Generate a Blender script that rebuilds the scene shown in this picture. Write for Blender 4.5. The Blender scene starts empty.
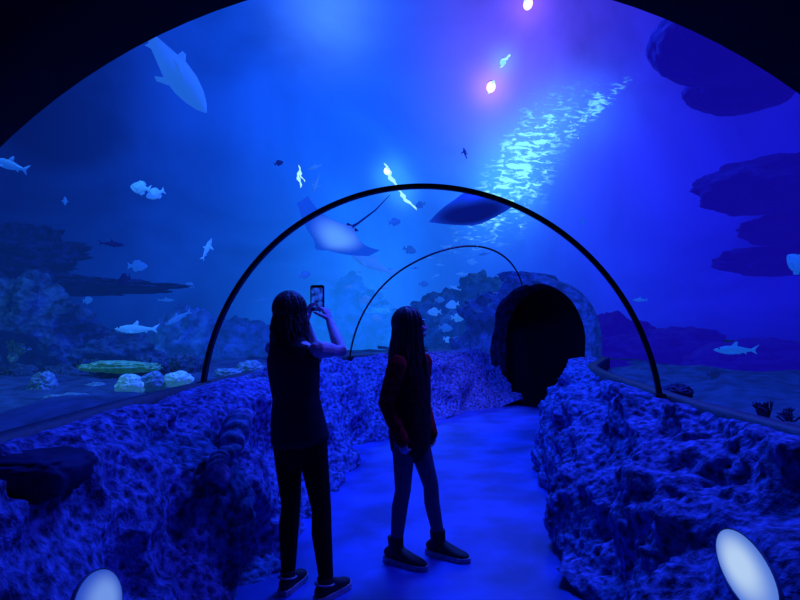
import bpy, bmesh, math, random
from mathutils import Vector, Matrix, noise
random.seed(7)
sc = bpy.context.scene
C = sc.collection
try:
    sc.view_settings.view_transform = 'Standard'
    sc.view_settings.look = 'None'
except Exception: pass
F_PX, HOR, HC = 580.0, 325.0, 1.4
def P(px, py, Y):                     # a point of the place seen at that pixel, Y metres ahead
    return Vector(((px-400)*Y/F_PX, Y, HC+(HOR-py)*Y/F_PX))
def lin(r, g, b):
    f = lambda c: (c/255/12.92) if c/255 <= .04045 else ((c/255+.055)/1.055)**2.4
    return (f(r), f(g), f(b))
R_ = math.radians
# ------------------------------------------------------------------ materials
def mat(name, col, rough=.6, bump=0, scale=12, var=.35, haze=None, hs=1.0, voro=False, metal=0):
    m = bpy.data.materials.new(name); m.use_nodes = True
    nt = m.node_tree; b = nt.nodes['Principled BSDF']
    tc = nt.nodes.new('ShaderNodeTexCoord')
    n = nt.nodes.new('ShaderNodeTexNoise'); n.inputs['Scale'].default_value = scale; n.inputs['Detail'].default_value = 6
    nt.links.new(tc.outputs['Object'], n.inputs['Vector'])
    r = nt.nodes.new('ShaderNodeValToRGB')
    lo = tuple(c*(1-var) for c in col); hi = tuple(min(1, c*(1+var)) for c in col)
    r.color_ramp.elements[0].position = .35; r.color_ramp.elements[1].position = .68
    r.color_ramp.elements[0].color = lo+(1,); r.color_ramp.elements[1].color = hi+(1,)
    nt.links.new(n.outputs['Fac'], r.inputs['Fac'])
    nt.links.new(r.outputs['Color'], b.inputs['Base Color'])
    b.inputs['Roughness'].default_value = rough; b.inputs['Metallic'].default_value = metal
    if rough > .7: b.inputs['Specular IOR Level'].default_value = .15
    if bump:
        bp = nt.nodes.new('ShaderNodeBump'); bp.inputs['Strength'].default_value = bump; bp.inputs['Distance'].default_value = .03
        if voro:
            v = nt.nodes.new('ShaderNodeTexVoronoi'); v.inputs['Scale'].default_value = scale*2.2
            nt.links.new(tc.outputs['Object'], v.inputs['Vector'])
            ad = nt.nodes.new('ShaderNodeMath'); ad.operation = 'ADD'
            nt.links.new(v.outputs['Distance'], ad.inputs[0]); nt.links.new(n.outputs['Fac'], ad.inputs[1])
            nt.links.new(ad.outputs[0], bp.inputs['Height'])
        else: nt.links.new(n.outputs['Fac'], bp.inputs['Height'])
        nt.links.new(bp.outputs['Normal'], b.inputs['Normal'])
    if haze:
        b.inputs['Emission Color'].default_value = tuple(haze)+(1,); b.inputs['Emission Strength'].default_value = hs  # water haze painted in as an even glow of the material
    return m
def glow(name, col, s):
    m = bpy.data.materials.new(name); m.use_nodes = True; nt = m.node_tree
    for n in list(nt.nodes): nt.nodes.remove(n)
    e = nt.nodes.new('ShaderNodeEmission'); e.inputs[0].default_value = tuple(col)+(1,); e.inputs[1].default_value = s
    o = nt.nodes.new('ShaderNodeOutputMaterial'); nt.links.new(e.outputs[0], o.inputs[0]); return m
def patch_mat(name, c_in, c_out, sx, sy, r0, r1, hs=.9):     # skin colouring that changes from the middle of the disc to its wings
    m = mat(name, (.12,.18,.28), .7, 0, 3, .5, haze=(0,0,0), hs=hs); nt = m.node_tree; b = nt.nodes['Principled BSDF']
    tc = nt.nodes.new('ShaderNodeTexCoord'); mp = nt.nodes.new('ShaderNodeMapping'); mp.inputs['Scale'].default_value = (sx, sy, 0); nt.links.new(tc.outputs['Object'], mp.inputs[0])
    ln = nt.nodes.new('ShaderNodeVectorMath'); ln.operation = 'LENGTH'; nt.links.new(mp.outputs[0], ln.inputs[0])
    mr = nt.nodes.new('ShaderNodeMapRange'); mr.interpolation_type = 'SMOOTHSTEP'; mr.inputs[1].default_value = r0; mr.inputs[2].default_value = r1; nt.links.new(ln.outputs['Value'], mr.inputs[0])
    mx = nt.nodes.new('ShaderNodeMix'); mx.data_type = 'RGBA'; mx.inputs[6].default_value = c_in+(1,); mx.inputs[7].default_value = c_out+(1,); nt.links.new(mr.outputs[0], mx.inputs[0])
    nt.links.new(mx.outputs[2], b.inputs['Emission Color']); nt.links.new(mx.outputs[2], b.inputs['Base Color']); return m  # the same colours also glow, standing in for water haze
M = {}
M['wallrock'] = mat('wall_rock', (.115,.155,.36), .85, .9, 26, .75)
M['logrock'] = mat('log_rock', (.20,.25,.46), .85, .6, 22, .5)
M['floor'] = mat('walkway', (.045,.10,.46), .42, .02, 2.0, .42)
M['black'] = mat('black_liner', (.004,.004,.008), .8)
M['rim'] = mat('rim_dark', (.02,.025,.045), .6, .2, 20)
M['slab'] = mat('slab_dark', (.014,.022,.08), .8, .3, 10)
M['bezel'] = mat('bezel_dark', (.05,.06,.12), .6)
M['rib'] = mat('rib_black', (.004,.004,.008), .5)
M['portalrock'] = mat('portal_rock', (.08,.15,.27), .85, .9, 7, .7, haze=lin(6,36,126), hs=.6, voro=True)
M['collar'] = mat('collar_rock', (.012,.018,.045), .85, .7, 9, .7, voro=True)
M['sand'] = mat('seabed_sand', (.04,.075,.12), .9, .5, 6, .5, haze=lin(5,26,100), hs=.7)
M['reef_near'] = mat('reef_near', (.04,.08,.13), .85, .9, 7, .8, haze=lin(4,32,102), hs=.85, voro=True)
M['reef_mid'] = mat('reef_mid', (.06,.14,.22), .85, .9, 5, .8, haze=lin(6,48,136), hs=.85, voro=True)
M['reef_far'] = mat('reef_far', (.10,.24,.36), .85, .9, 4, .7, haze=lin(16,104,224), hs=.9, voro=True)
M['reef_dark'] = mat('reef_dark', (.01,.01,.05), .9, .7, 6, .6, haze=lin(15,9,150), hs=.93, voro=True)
M['coral_pale'] = mat('coral_pale', (.6,.75,.75), .75, .6, 30, .4, haze=lin(30,90,120), hs=.7)
M['coral_dim'] = mat('coral_dim', (.2,.3,.38), .8, .8, 25, .5, haze=lin(8,46,92), hs=.7)
M['coral_dark'] = mat('coral_dark', (.06,.05,.12), .8, .8, 25, .5)
M['coral_lump'] = mat('coral_lump', (.05,.09,.14), .85, .8, 25, .6, haze=lin(3,22,70), hs=.7)
M['green_light_patch'] = mat('green_light_patch', (.25,.5,.3), .8, .8, 18, .5, haze=lin(16,80,80), hs=.5)  # greenish patch of light on the sand, put into this strip's colour
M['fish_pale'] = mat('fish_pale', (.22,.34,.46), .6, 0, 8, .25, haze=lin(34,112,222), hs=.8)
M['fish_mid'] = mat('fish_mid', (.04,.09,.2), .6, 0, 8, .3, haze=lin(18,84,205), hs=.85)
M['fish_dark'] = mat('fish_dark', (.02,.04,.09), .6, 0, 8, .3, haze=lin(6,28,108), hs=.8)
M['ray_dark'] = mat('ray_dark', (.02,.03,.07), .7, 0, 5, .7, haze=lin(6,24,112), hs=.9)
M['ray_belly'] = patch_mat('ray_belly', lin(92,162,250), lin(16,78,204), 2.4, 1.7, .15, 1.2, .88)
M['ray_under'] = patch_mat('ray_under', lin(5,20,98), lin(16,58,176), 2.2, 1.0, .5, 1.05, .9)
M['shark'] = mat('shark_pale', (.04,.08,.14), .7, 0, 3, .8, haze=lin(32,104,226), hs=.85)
M['eye'] = mat('eye_dark', (.01,.01,.015), .2)
M['skin'] = mat('skin', (.75,.50,.58), .6, .05, 40, .08)
M['hair'] = mat('hair_dark', (.004,.003,.004), .6, .3, 60, .4)
M['hair2'] = mat('hair_brown', (.014,.009,.009), .55, .3, 60, .4)
M['top'] = mat('tank_top', (.018,.020,.036), .9, .15, 60, .2)
M['trousers'] = mat('trousers', (.005,.005,.010), .9, .15, 60, .2)
M['jacket'] = mat('jacket', (.045,.008,.016), .9, .3, 30, .5)
M['sleeve'] = mat('sleeve_red', (.48,.012,.022), .9, .3, 30, .5)
M['leggings'] = mat('leggings', (.10,.10,.16), .9, .1, 60, .2)
M['shoe'] = mat('shoe_dark', (.005,.005,.008), .7, .1, 50, .2)
M['sole'] = mat('shoe_sole', (.40,.40,.46), .8, .1, 50, .2)
M['strap'] = mat('shoe_strap', (.3,.3,.36), .7, .1, 50, .2)
M['eyeball'] = mat('eyeball', (.12,.12,.14), .4, 0, 8, .02)
M['phone'] = mat('phone_case', (.01,.01,.012), .3)
M['lamp_body'] = mat('lamp_body', (.12,.1,.3), .5, haze=lin(60,60,200), hs=.5)
# ------------------------------------------------------------------ mesh helpers
class MB:
    def __init__(s): s.v = []; s.f = []; s.mi = []
    def add(s, vs, fs, mi=0):
        o = len(s.v); s.v += [Vector(v) for v in vs]; s.f += [tuple(i+o for i in f) for f in fs]; s.mi += [mi]*len(fs)
    def ell(s, c, r, rot=None, n=16, k=10, mi=0):
        vs = []; fs = []; c = Vector(c)
        def T(v):
            v = Vector((v[0]*r[0], v[1]*r[1], v[2]*r[2]))
            return c+(rot @ v if rot else v)
        vs.append(T((0,0,1)))
        for i in range(1, k):
            a = math.pi*i/k
            for j in range(n):
                b = 2*math.pi*j/n; vs.append(T((math.sin(a)*math.cos(b), math.sin(a)*math.sin(b), math.cos(a))))
        vs.append(T((0,0,-1))); L = len(vs)-1
        for j in range(n):
            fs.append((0, 1+j, 1+(j+1) % n)); fs.append((L, 1+(k-2)*n+(j+1) % n, 1+(k-2)*n+j))
        for i in range(k-2):
            for j in range(n):
                a = 1+i*n+j; b = 1+i*n+(j+1) % n; fs.append((a, a+n, b+n, b))
        s.add(vs, fs, mi)
    def tube(s, pts, rad, n=12, ref=(0,1,0), rnd=True, mi=0):
        pts = [Vector(p) for p in pts]; rad = [(r, r) if not isinstance(r, tuple) else r for r in rad]; ref = Vector(ref)
        if rnd:
            t0 = (pts[0]-pts[1]).normalized(); t1 = (pts[-1]-pts[-2]).normalized()
            r0 = rad[0]; r1 = rad[-1]
            pts = [pts[0]+t0*min(r0)*.7]+pts+[pts[-1]+t1*min(r1)*.7]
            rad = [(r0[0]*.55, r0[1]*.55)]+rad+[(r1[0]*.55, r1[1]*.55)]
        vs = []; fs = []
        for i, p in enumerate(pts):
            t = (pts[min(i+1, len(pts)-1)]-pts[max(i-1, 0)]).normalized()
            rr = ref if abs(t.dot(ref)) < .95 else Vector((1, 0, .2)).normalized()
            a = rr.cross(t).normalized(); b = t.cross(a)
            for j in range(n):
                w = 2*math.pi*j/n; vs.append(p+a*math.cos(w)*rad[i][0]+b*math.sin(w)*rad[i][1])
        m = len(pts)
        for i in range(m-1):
            for j in range(n):
                a = i*n+j; b = i*n+(j+1) % n; fs.append((a, b, b+n, a+n))
        fs.append(tuple(range(n-1, -1, -1))); fs.append(tuple((m-1)*n+j for j in range(n)))
        s.add(vs, fs, mi)
    def mesh(s, name, mats, smooth=True):
        me = bpy.data.meshes.new(name); me.from_pydata([tuple(v) for v in s.v], [], s.f)
        for m in (mats if isinstance(mats, list) else [mats]): me.materials.append(m)
        for i, p in enumerate(me.polygons): p.use_smooth = smooth; p.material_index = s.mi[i]
        bm = bmesh.new(); bm.from_mesh(me); bmesh.ops.recalc_face_normals(bm, faces=bm.faces); bm.to_mesh(me); bm.free()
        return me
    def build(s, name, mats, parent=None, smooth=True, loc=None):
        o = bpy.data.objects.new(name, s.mesh(name, mats, smooth)); C.objects.link(o)
        if parent: o.parent = parent
        if loc is not None: o.location = loc
        return o
    def remesh(s, name, m, parent, voxel=.006, it=3):
        me = bpy.data.meshes.new('tmp'); me.from_pydata([tuple(v) for v in s.v], [], s.f)
        bm = bmesh.new(); bm.from_mesh(me); bmesh.ops.recalc_face_normals(bm, faces=bm.faces); bm.to_mesh(me); bm.free()
        t = bpy.data.objects.new('tmp', me); C.objects.link(t)
        d = t.modifiers.new('r', 'REMESH'); d.mode = 'VOXEL'; d.voxel_size = voxel
        if it:
            q = t.modifiers.new('s', 'SMOOTH'); q.factor = .5; q.iterations = it
        dg = bpy.context.evaluated_depsgraph_get(); dg.update()
        nm = bpy.data.meshes.new_from_object(t.evaluated_get(dg)); nm.name = name
        bpy.data.objects.remove(t); bpy.data.meshes.remove(me)
        nm.materials.clear(); nm.materials.append(m)
        for p in nm.polygons: p.use_smooth = True; p.material_index = 0
        o = bpy.data.objects.new(name, nm); C.objects.link(o); o.parent = parent
        return o
def tag(o, label, cat, group=None, kind=None):
    o['label'] = label; o['category'] = cat
    if group: o['group'] = group
    if kind: o['kind'] = kind
    return o
def struct(o): o['kind'] = 'structure'; return o
def thing(name, label, cat, loc=(0,0,0), rz=0, group=None):
    o = bpy.data.objects.new(name, None); C.objects.link(o); o.location = loc; o.rotation_euler = (0,0,rz); o.empty_display_size = .1
    return tag(o, label, cat, group)
def grid(rows, closed=False):
    vs = [p for r in rows for p in r]; n = len(rows[0]); fs = []
    for i in range(len(rows)-1):
        for j in range(n-1): a = i*n+j; fs.append((a, a+1, a+n+1, a+n))
    return vs, fs
def fbm(p, o=5): return noise.fractal(p, 1.0, 2.0, o)
# ------------------------------------------------------------------ tunnel centre line
CP = [(0,-4,0), (0,0,0), (.06,1.49,1), (.10,4.0,7), (.71,7.2,25), (2.27,9.82,50), (8.7,14.6,54)]
def cl(u):
    i = min(int(u), len(CP)-2); t = u-i
    a, b = CP[i], CP[i+1]; d = math.hypot(b[0]-a[0], b[1]-a[1])
    ta = Vector((math.sin(R_(a[2])), math.cos(R_(a[2]))))*d; tb = Vector((math.sin(R_(b[2])), math.cos(R_(b[2]))))*d
    h = (2*t**3-3*t*t+1, t**3-2*t*t+t, -2*t**3+3*t*t, t**3-t*t)
    p = Vector(a[:2])*h[0]+ta*h[1]+Vector(b[:2])*h[2]+tb*h[3]
    dh = (6*t*t-6*t, 3*t*t-4*t+1, -6*t*t+6*t, 3*t*t-2*t)
    g = (Vector(a[:2])*dh[0]+ta*dh[1]+Vector(b[:2])*dh[2]+tb*dh[3]).normalized()
    return p, g
def at(u, off, z):
    p, g = cl(u); return Vector((p.x+g.y*off, p.y-g.x*off, z))
ZC, RT = .74, 1.62
# floor
rows = []
for i in range(121):
    u = i/120*5.06; rows.append([at(u, -1.2+2.6*j/20, 0) for j in range(21)])
mb = MB(); mb.add(*grid(rows)); struct(mb.build('floor', M['floor']))
# rock walls
PROF = [(0,.76,-.02), (.15,.82,.17), (.35,.92,.42), (.58,1.10,.68), (.78,1.30,.87), (.9,1.46,.945), (1,1.60,.95)]
def prof(t):
    for a, b in zip(PROF, PROF[1:]):
        if t <= b[0]:
            k = (t-a[0])/(b[0]-a[0]); return a[1]+(b[1]-a[1])*k, a[2]+(b[2]-a[2])*k
    return PROF[-1][1:]
FLAT = []
def pit(p, f, r, ph):
    w = p+Vector((noise.noise(p*f*1.3+Vector((ph,0,0))), noise.noise(p*f*1.3+Vector((0,ph,0))), noise.noise(p*f*1.3+Vector((0,0,ph)))))*(.35/f)
    k = noise.voronoi(w*f+Vector((ph, ph, ph)))[0][0]
    x = max(0, 1-k/r); return x*x*(3-2*x)
def wall_pt(side, u, t, raw=False):
    o, z = prof(t)
    if side > 0: o += (1-t)*(.09+.30*max(0, min(1, (u-2.2)/1.6)))
    else:
        k5 = max(0, min(1, (u-4.1)/.9)); k5 = k5*k5*(3-2*k5); o = o*(1-k5)+k5*(.46+.80*t)   # sweeps in across the doorway
    p = at(u, side*o, z); g = cl(u)[1]
    n = Vector((-side*g.y, side*g.x, 0))*.8+Vector((0,0,.6))
    if raw: return p, n
    q = p*1.25+Vector((side*31, 0, 5))
    d = .21*fbm(q, 2)+.075*fbm(q*2.6, 2)+.030*fbm(q*7.5, 5)
    s_ = p.z*9+3*noise.noise(p*1.4)+p.y*.6; d += .018*math.sin(s_*2.2)*max(0, noise.noise(p*1.2+Vector((5,5,side)))+.25)   # worn strata
    area_ = .5+.9*noise.noise(p*1.1+Vector((3, side, 8)))
    d += .085*pit(p, 3.3, .58, 2+side)*max(.2, area_)           # rounded knobs
    d -= .090*pit(p, 4.4, .42, 11+side)*max(.15, 1-area_)       # hollows
    d -= .042*pit(p, 11, .45, 5+side)*max(.3, 1.2-area_)
    d += .020*pit(p, 17, .45, 7+side)
    hole = noise.noise(p*2.2+Vector((9, 4, side)))
    if hole > .2: d -= .40*(hole-.2)
    for f in FLAT:
        k = min(1, max(0, ((p-f).length-.15)/.25)); d *= k
    fade = min(1, (1-t)/.12)
    return p+n*d*fade, n
def wall_at(side, Yt, t):
    u = min((1.5+i*.002 for i in range(700)), key=lambda q: abs(wall_pt(side, q, t, True)[0].y-Yt)); p, n = wall_pt(side, u, t, True); return p, n.normalized()
def wall_px(side, px, py):            # the place on the wall's real surface seen at that pixel
    best = None
    for i in range(120):
        u = 2.0+i*.012
        for j in range(1, 40):
            p, n = wall_pt(side, u, j/40); d = (400+F_PX*p.x/p.y-px)**2+(HOR-F_PX*(p.z-HC)/p.y-py)**2
            if best is None or d < best[0]: best = (d, p, n.normalized(), cl(u)[1])
    return best[1:]
LR = wall_at(1, 1.90, .50); LL = wall_at(-1, 1.78, .45); FLAT += [LR[0], LL[0]]
for side, nm, span in ((-1, 'wall_left', 4.02), (1, 'wall_right', 3.45)):
    rows = []; NU = 720
    for i in range(NU+1):
        u = 1.0+i/NU*span
        rows.append([wall_pt(side, u, j/100)[0] for j in range(101)])
    mb = MB(); mb.add(*grid(rows)); struct(mb.build(nm, M['wallrock']))
# rim strips the panels sit on
for side, nm, span in ((-1, 'trim_1', 2.95), (1, 'trim_2', 2.66)):
    mb = MB(); rows = []
    for i in range(161):
        u = 1.8+i/160*span
        rows.append([at(u, side*o, z) for o, z in ((1.57,.90), (1.57,.965), (1.66,.97), (1.68,.965), (1.68,.80))])
    mb.add(*grid(rows)); struct(mb.build(nm, M['rim']))
# opaque entrance lining behind and around the camera
def arch_pts(r, zc, n=64):
    pts = [(-r, -.05)]
    for i in range(n+1):
        a = math.pi-math.pi*i/n; pts.append((r*math.cos(a), zc+r*math.sin(a)))
    pts.append((r, -.05)); return pts
rows = []
for u in (0, .5, 1, 1.5, 1.8, 2.0): rows.append([at(u, x, z) for x, z in arch_pts(1.59, .715)])
for rr in (1.75, 2.1, 3.6): rows.append([at(2.0, x, z) for x, z in arch_pts(rr, .715)])
rows.append([at(0, x, z) for x, z in arch_pts(3.6, .715)])
mb = MB(); mb.add(*grid(rows)); struct(mb.build('ceiling', M['black']))
mb = MB(); mb.add([(-3.6,-4,-.1), (3.6,-4,-.1), (3.6,-4,4.6), (-3.6,-4,4.6)], [(0,1,2,3)]); struct(mb.build('rear_light_block', M['black']))  # unseen wall added to stop light coming in from behind
# portal rock and dark passage
ZP = 1.13
def open_path(r):
    pts = [(-r, -.05), (-r, .3), (-r, .65), (-r, .95)]
    for i in range(41):
        a = math.pi-math.pi*i/40; pts.append((r*math.cos(a), ZP+r*math.sin(a)))
    pts += [(r, .95), (r, .65), (r, .3), (r, -.05)]; return pts
p3, g3 = cl(5.0); r3 = Vector((g3.y, -g3.x))
def PT(x, dep, z): return Vector((p3.x+r3.x*x+g3.x*dep, p3.y+r3.y*x+g3.y*dep, z))
def ring(r, dep, amp, asym=False):
    out = []
    for (x, z) in open_path(1.0):
        rr, dd, am = r, dep, amp
        if asym:
            s = max(0, min(1, (x+.55)/.8)); s = s*s*(3-2*s)
            rr = .97+(r-.97)*((1-s)*1.35+s*.10); dd = dep*((1-s)+s*.24); am = amp*((1-s)+s*.28)
        if z >= ZP: xx, zz = x*rr, ZP+(z-ZP)*min(rr, 1.12)
        else: xx, zz = x*rr, z
        p = PT(xx, dd, zz); k = noise.voronoi(p*2.6)[0]
        d = am*(fbm(p*1.8, 5)*1.0+.6*(k[1]-k[0]))
        out.append(PT(xx*(1+d*.5), dd-d, ZP+(zz-ZP)*(1+d*.35) if zz > ZP else zz))
    return out
def dens(a, n):
    o = []
    for (r0, d0, k0), (r1, d1, k1) in zip(a, a[1:]):
        for i in range(n): t = i/n; o.append((r0+(r1-r0)*t, d0+(d1-d0)*t, k0+(k1-k0)*t))
    o.append(a[-1]); return o
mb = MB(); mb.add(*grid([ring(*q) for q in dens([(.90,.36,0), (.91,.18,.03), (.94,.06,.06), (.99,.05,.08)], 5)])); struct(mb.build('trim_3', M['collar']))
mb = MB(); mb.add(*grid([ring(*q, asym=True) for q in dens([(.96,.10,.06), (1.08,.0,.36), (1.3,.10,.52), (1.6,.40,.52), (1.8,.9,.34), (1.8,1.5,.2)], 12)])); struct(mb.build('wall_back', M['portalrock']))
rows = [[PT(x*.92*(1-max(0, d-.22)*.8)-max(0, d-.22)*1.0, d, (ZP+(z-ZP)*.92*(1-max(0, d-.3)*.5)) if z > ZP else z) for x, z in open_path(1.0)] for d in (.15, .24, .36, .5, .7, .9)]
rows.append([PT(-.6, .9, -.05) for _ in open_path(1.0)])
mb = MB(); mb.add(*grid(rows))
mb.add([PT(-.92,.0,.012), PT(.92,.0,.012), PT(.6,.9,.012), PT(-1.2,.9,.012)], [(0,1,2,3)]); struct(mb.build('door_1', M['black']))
# seabed outside the panels
mb = MB()
for side in (-1, 1):
    rows = []
    for i in range(71):
        u = 1.2+i/70*(3.78 if side < 0 else 3.5)
        row = []
        for j in range(40):
            o = 1.66+(j/39)**1.6*9.5; p = at(u, side*o, 0)
            z = .80+.10*fbm(p*.8, 4)+.03*fbm(p*3, 3) + .006*min(j, 10)
            if j < 4: z = min(z, .84)
            row.append(Vector((p.x, p.y, z)))
        rows.append(row)
    mb.add(*grid(rows))
rows = []
for i in range(88):
    d = -.1+i*.175; row = []
    for j in range(120):
        p = PT(-13+j*.21, d, 0); row.append(Vector((p.x, p.y, .82+.16*fbm(p*.6, 4))))
    rows.append(row)
mb2 = MB(); mb2.add(*grid(rows))
keep = []                              # keep the sand out of the tunnel and the passage
for f in mb2.f:
    c = sum((mb2.v[i] for i in f), Vector())/4; v = Vector((c.x-p3.x, c.y-p3.y)); lx = v.dot(r3); ld = v.dot(g3)
    if (-1.4 < lx < 1.05 and ld < 1.2) or (abs(lx) < 1.65 and ld < .2): continue
    keep.append(f)
mb.add(mb2.v, keep)
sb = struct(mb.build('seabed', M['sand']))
# ------------------------------------------------------------------ arched ribs
def rib(label, c, yaw, r, w, t, into=None):
    root = thing('tunnel_rib', label, 'arch', (c[0], c[1], 0), -R_(yaw), 'arched ribs of the tunnel')
    def arc(r0, r1, y0, y1, zc, a0):
        rows = []
        for i in range(97):
            a = math.pi-a0-(math.pi-2*a0)*i/96
            rows.append([Vector((q*math.cos(a), y, zc+q*math.sin(a))) for q, y in ((r0,y0), (r1,y0), (r1,y1), (r0,y1), (r0,y0))])
        return grid(rows)
    a0 = math.asin(.22/r); b = MB()
    if into is None: b.add(*arc(r-t, r, -w/2, w/2, ZC, a0))
    else:
        iv = Matrix.Rotation(R_(yaw), 3, 'Z') @ (Vector(into)-Vector((c[0], c[1], 0))); pts = []
        A = lambda a: Vector((r*math.cos(a), 0, ZC+r*math.sin(a)))
        a1 = math.pi*.64
        for i in range(60): pts.append(A(math.pi-a0-(math.pi-a0-a1)*i/59))
        p0 = A(a1); tg = Vector((r*math.sin(a1), 0, -r*math.cos(a1))).normalized(); L = (iv-p0).length
        c1 = p0+tg*L*.42                                     # one smooth run from the crown into the rock
        for i in range(1, 51):
            s = i/50; pts.append(p0*(1-s)**2+c1*2*s*(1-s)+iv*s*s)
        b.tube(pts, [w/2]*len(pts), 8, ref=(0,1,0), rnd=False)
    b.build('arch_bar', M['rib'], root, smooth=False)
    for s in ((-1, 1) if into is None else (-1,)):
        q = MB(); x = s*(r-t/2)*math.cos(a0); q.add([(x+a*.03, bb*.045, .945+cc*.03) for a in (-1,1) for bb in (-1,1) for cc in (0,1)], [(0,1,3,2), (4,6,7,5), (0,4,5,1), (2,3,7,6), (0,2,6,4), (1,5,7,3)])
        q.build('foot_bracket', M['rib'], root, smooth=False)
    return root
rib('thick black arched rib rising around the two people, nearest the camera', (.065,4.0), 14, 1.63, .038, .032)
rib('thin black arched rib farther along, running into the rock above the dark doorway', (.71,7.2), 27, 1.58, .026, .022, into=PT(-.30, .06, 2.10))
# ------------------------------------------------------------------ rocks and corals
def boulder(name, px, py, Y, w, h, m, label, cat='rock', seed=0, amp=.3, depth=None, sub=5, group=None, pit=0, freq=1.6, sq=1.0):
    c = P(px, py, Y); s = Y/F_PX; rx, rz = w*s/2, h*s/2; ry = depth or (rx*.8)
    bm = bmesh.new(); bmesh.ops.create_icosphere(bm, subdivisions=sub, radius=1)
    for v in bm.verts:
        n = v.co.copy(); q = n*freq+Vector((seed*7.3, seed*2.1, seed))
        d = amp*fbm(q, 5)+amp*.35*(noise.voronoi(q*2.2)[0][1]-noise.voronoi(q*2.2)[0][0])
        if pit: d -= pit*max(0, .33-noise.voronoi(n*4.2+Vector((seed,0,0)))[0][0])*2
        if sq != 1.0: n = Vector([math.copysign(abs(x)**sq, x) for x in n])
        v.co = Vector((n.x*(1+d)*rx, n.y*(1+d)*ry, n.z*(1+d)*rz))
    me = bpy.data.meshes.new(name); bm.to_mesh(me); bm.free(); me.materials.append(m)
    for p in me.polygons: p.use_smooth = True
    o = bpy.data.objects.new(name, me); C.objects.link(o); o.location = c
    return tag(o, label, cat, group)
B = boulder
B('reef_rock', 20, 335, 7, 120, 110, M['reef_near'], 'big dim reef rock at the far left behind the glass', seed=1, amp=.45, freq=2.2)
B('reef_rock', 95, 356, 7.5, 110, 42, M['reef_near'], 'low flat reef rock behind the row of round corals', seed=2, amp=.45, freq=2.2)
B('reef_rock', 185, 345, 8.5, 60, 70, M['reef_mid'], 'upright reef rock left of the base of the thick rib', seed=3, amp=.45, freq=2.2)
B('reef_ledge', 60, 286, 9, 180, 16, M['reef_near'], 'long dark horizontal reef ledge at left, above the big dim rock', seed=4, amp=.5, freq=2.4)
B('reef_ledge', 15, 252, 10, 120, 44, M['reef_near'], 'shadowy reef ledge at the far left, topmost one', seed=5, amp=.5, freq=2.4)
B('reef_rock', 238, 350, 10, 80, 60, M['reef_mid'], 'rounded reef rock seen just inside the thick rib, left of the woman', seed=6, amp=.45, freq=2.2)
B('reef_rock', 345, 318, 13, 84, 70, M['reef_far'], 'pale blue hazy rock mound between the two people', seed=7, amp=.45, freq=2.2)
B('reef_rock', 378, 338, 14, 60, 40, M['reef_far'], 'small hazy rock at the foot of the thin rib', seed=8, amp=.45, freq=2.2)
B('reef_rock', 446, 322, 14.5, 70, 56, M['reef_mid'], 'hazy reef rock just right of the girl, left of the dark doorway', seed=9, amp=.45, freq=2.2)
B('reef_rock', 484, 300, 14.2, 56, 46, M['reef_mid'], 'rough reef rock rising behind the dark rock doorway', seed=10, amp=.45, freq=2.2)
B('reef_rock', 765, 362, 7.5, 130, 44, M['reef_dark'], 'low dark reef rock on the right side behind the wall, nearest the photo edge', seed=11)
B('reef_rock', 668, 350, 9.2, 110, 44, M['reef_dark'], 'low dark reef rock seen just right of the thick rib', seed=18, amp=.35)
B('reef_rock', 612, 340, 11.8, 70, 50, M['reef_dark'], 'dark reef rock right of the doorway, seen inside the thick rib', seed=19, amp=.35)
B('reef_ledge', 795, 186, 6.2, 180, 50, M['reef_dark'], 'wide dark rock shelf jutting in at the right edge', seed=12, amp=.22)
B('reef_ledge', 800, 228, 6.6, 120, 28, M['reef_dark'], 'thin dark rock shelf under the wide one at right', seed=13, amp=.22)
B('reef_ledge', 790, 260, 7.0, 130, 30, M['reef_dark'], 'lowest dark rock shelf at the right edge', seed=14, amp=.22)
B('reef_ledge', 726, 42, 4.6, 150, 76, M['reef_dark'], 'large rounded dark overhang high in the upper right', seed=15, amp=.08)
B('reef_ledge', 740, 88, 5.4, 110, 44, M['reef_dark'], 'smaller dark overhang tucked below the large upper right one', seed=16, amp=.08)
B('reef_rock', 915, 150, 6.6, 190, 460, M['reef_dark'], 'tall dark reef tower at the right that carries the shelves', seed=17, amp=.2)
for px, py, Y, w, h, m, lb, sd in (
    (130, 385, 4.9, 27, 21, 'coral_pale', 'pale pitted round coral, leftmost of the three beside the left rim', 21),
    (153, 382, 5.0, 24, 20, 'coral_dim', 'dim grey round coral between two paler ones beside the left rim', 22),
    (178, 380, 5.05, 28, 16, 'coral_pale', 'pale low round coral nearest the base of the thick rib', 23),
    (70, 402, 4.6, 60, 18, 'coral_dim', 'flat dim coral lying along the left rim', 24),
    (43, 386, 5.0, 24, 28, 'coral_dim', 'knobbly upright coral at the left behind the flat dim one', 25),
    (120, 367, 6.0, 84, 12, 'green_light_patch', 'green strip standing in for a patch of light on the seabed at left', 26),
    (250, 369, 6.0, 28, 16, 'coral_dim', 'small coral behind the rim just left of the woman', 27),
    (228, 374, 5.6, 26, 12, 'coral_dim', 'low flat coral just inside the left foot of the thick rib', 29),
    (96, 390, 5.1, 30, 14, 'coral_dim', 'low dim coral left of the leftmost pale round one', 30),
    (676, 393, 4.2, 28, 18, 'coral_dark', 'dark pitted coral just right of the thick rib base', 28)):
    B('coral', px, py, Y, w, h, M[m], lb, 'coral', seed=sd, amp=.22, sub=5, pit=.8, depth=.1)
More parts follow.
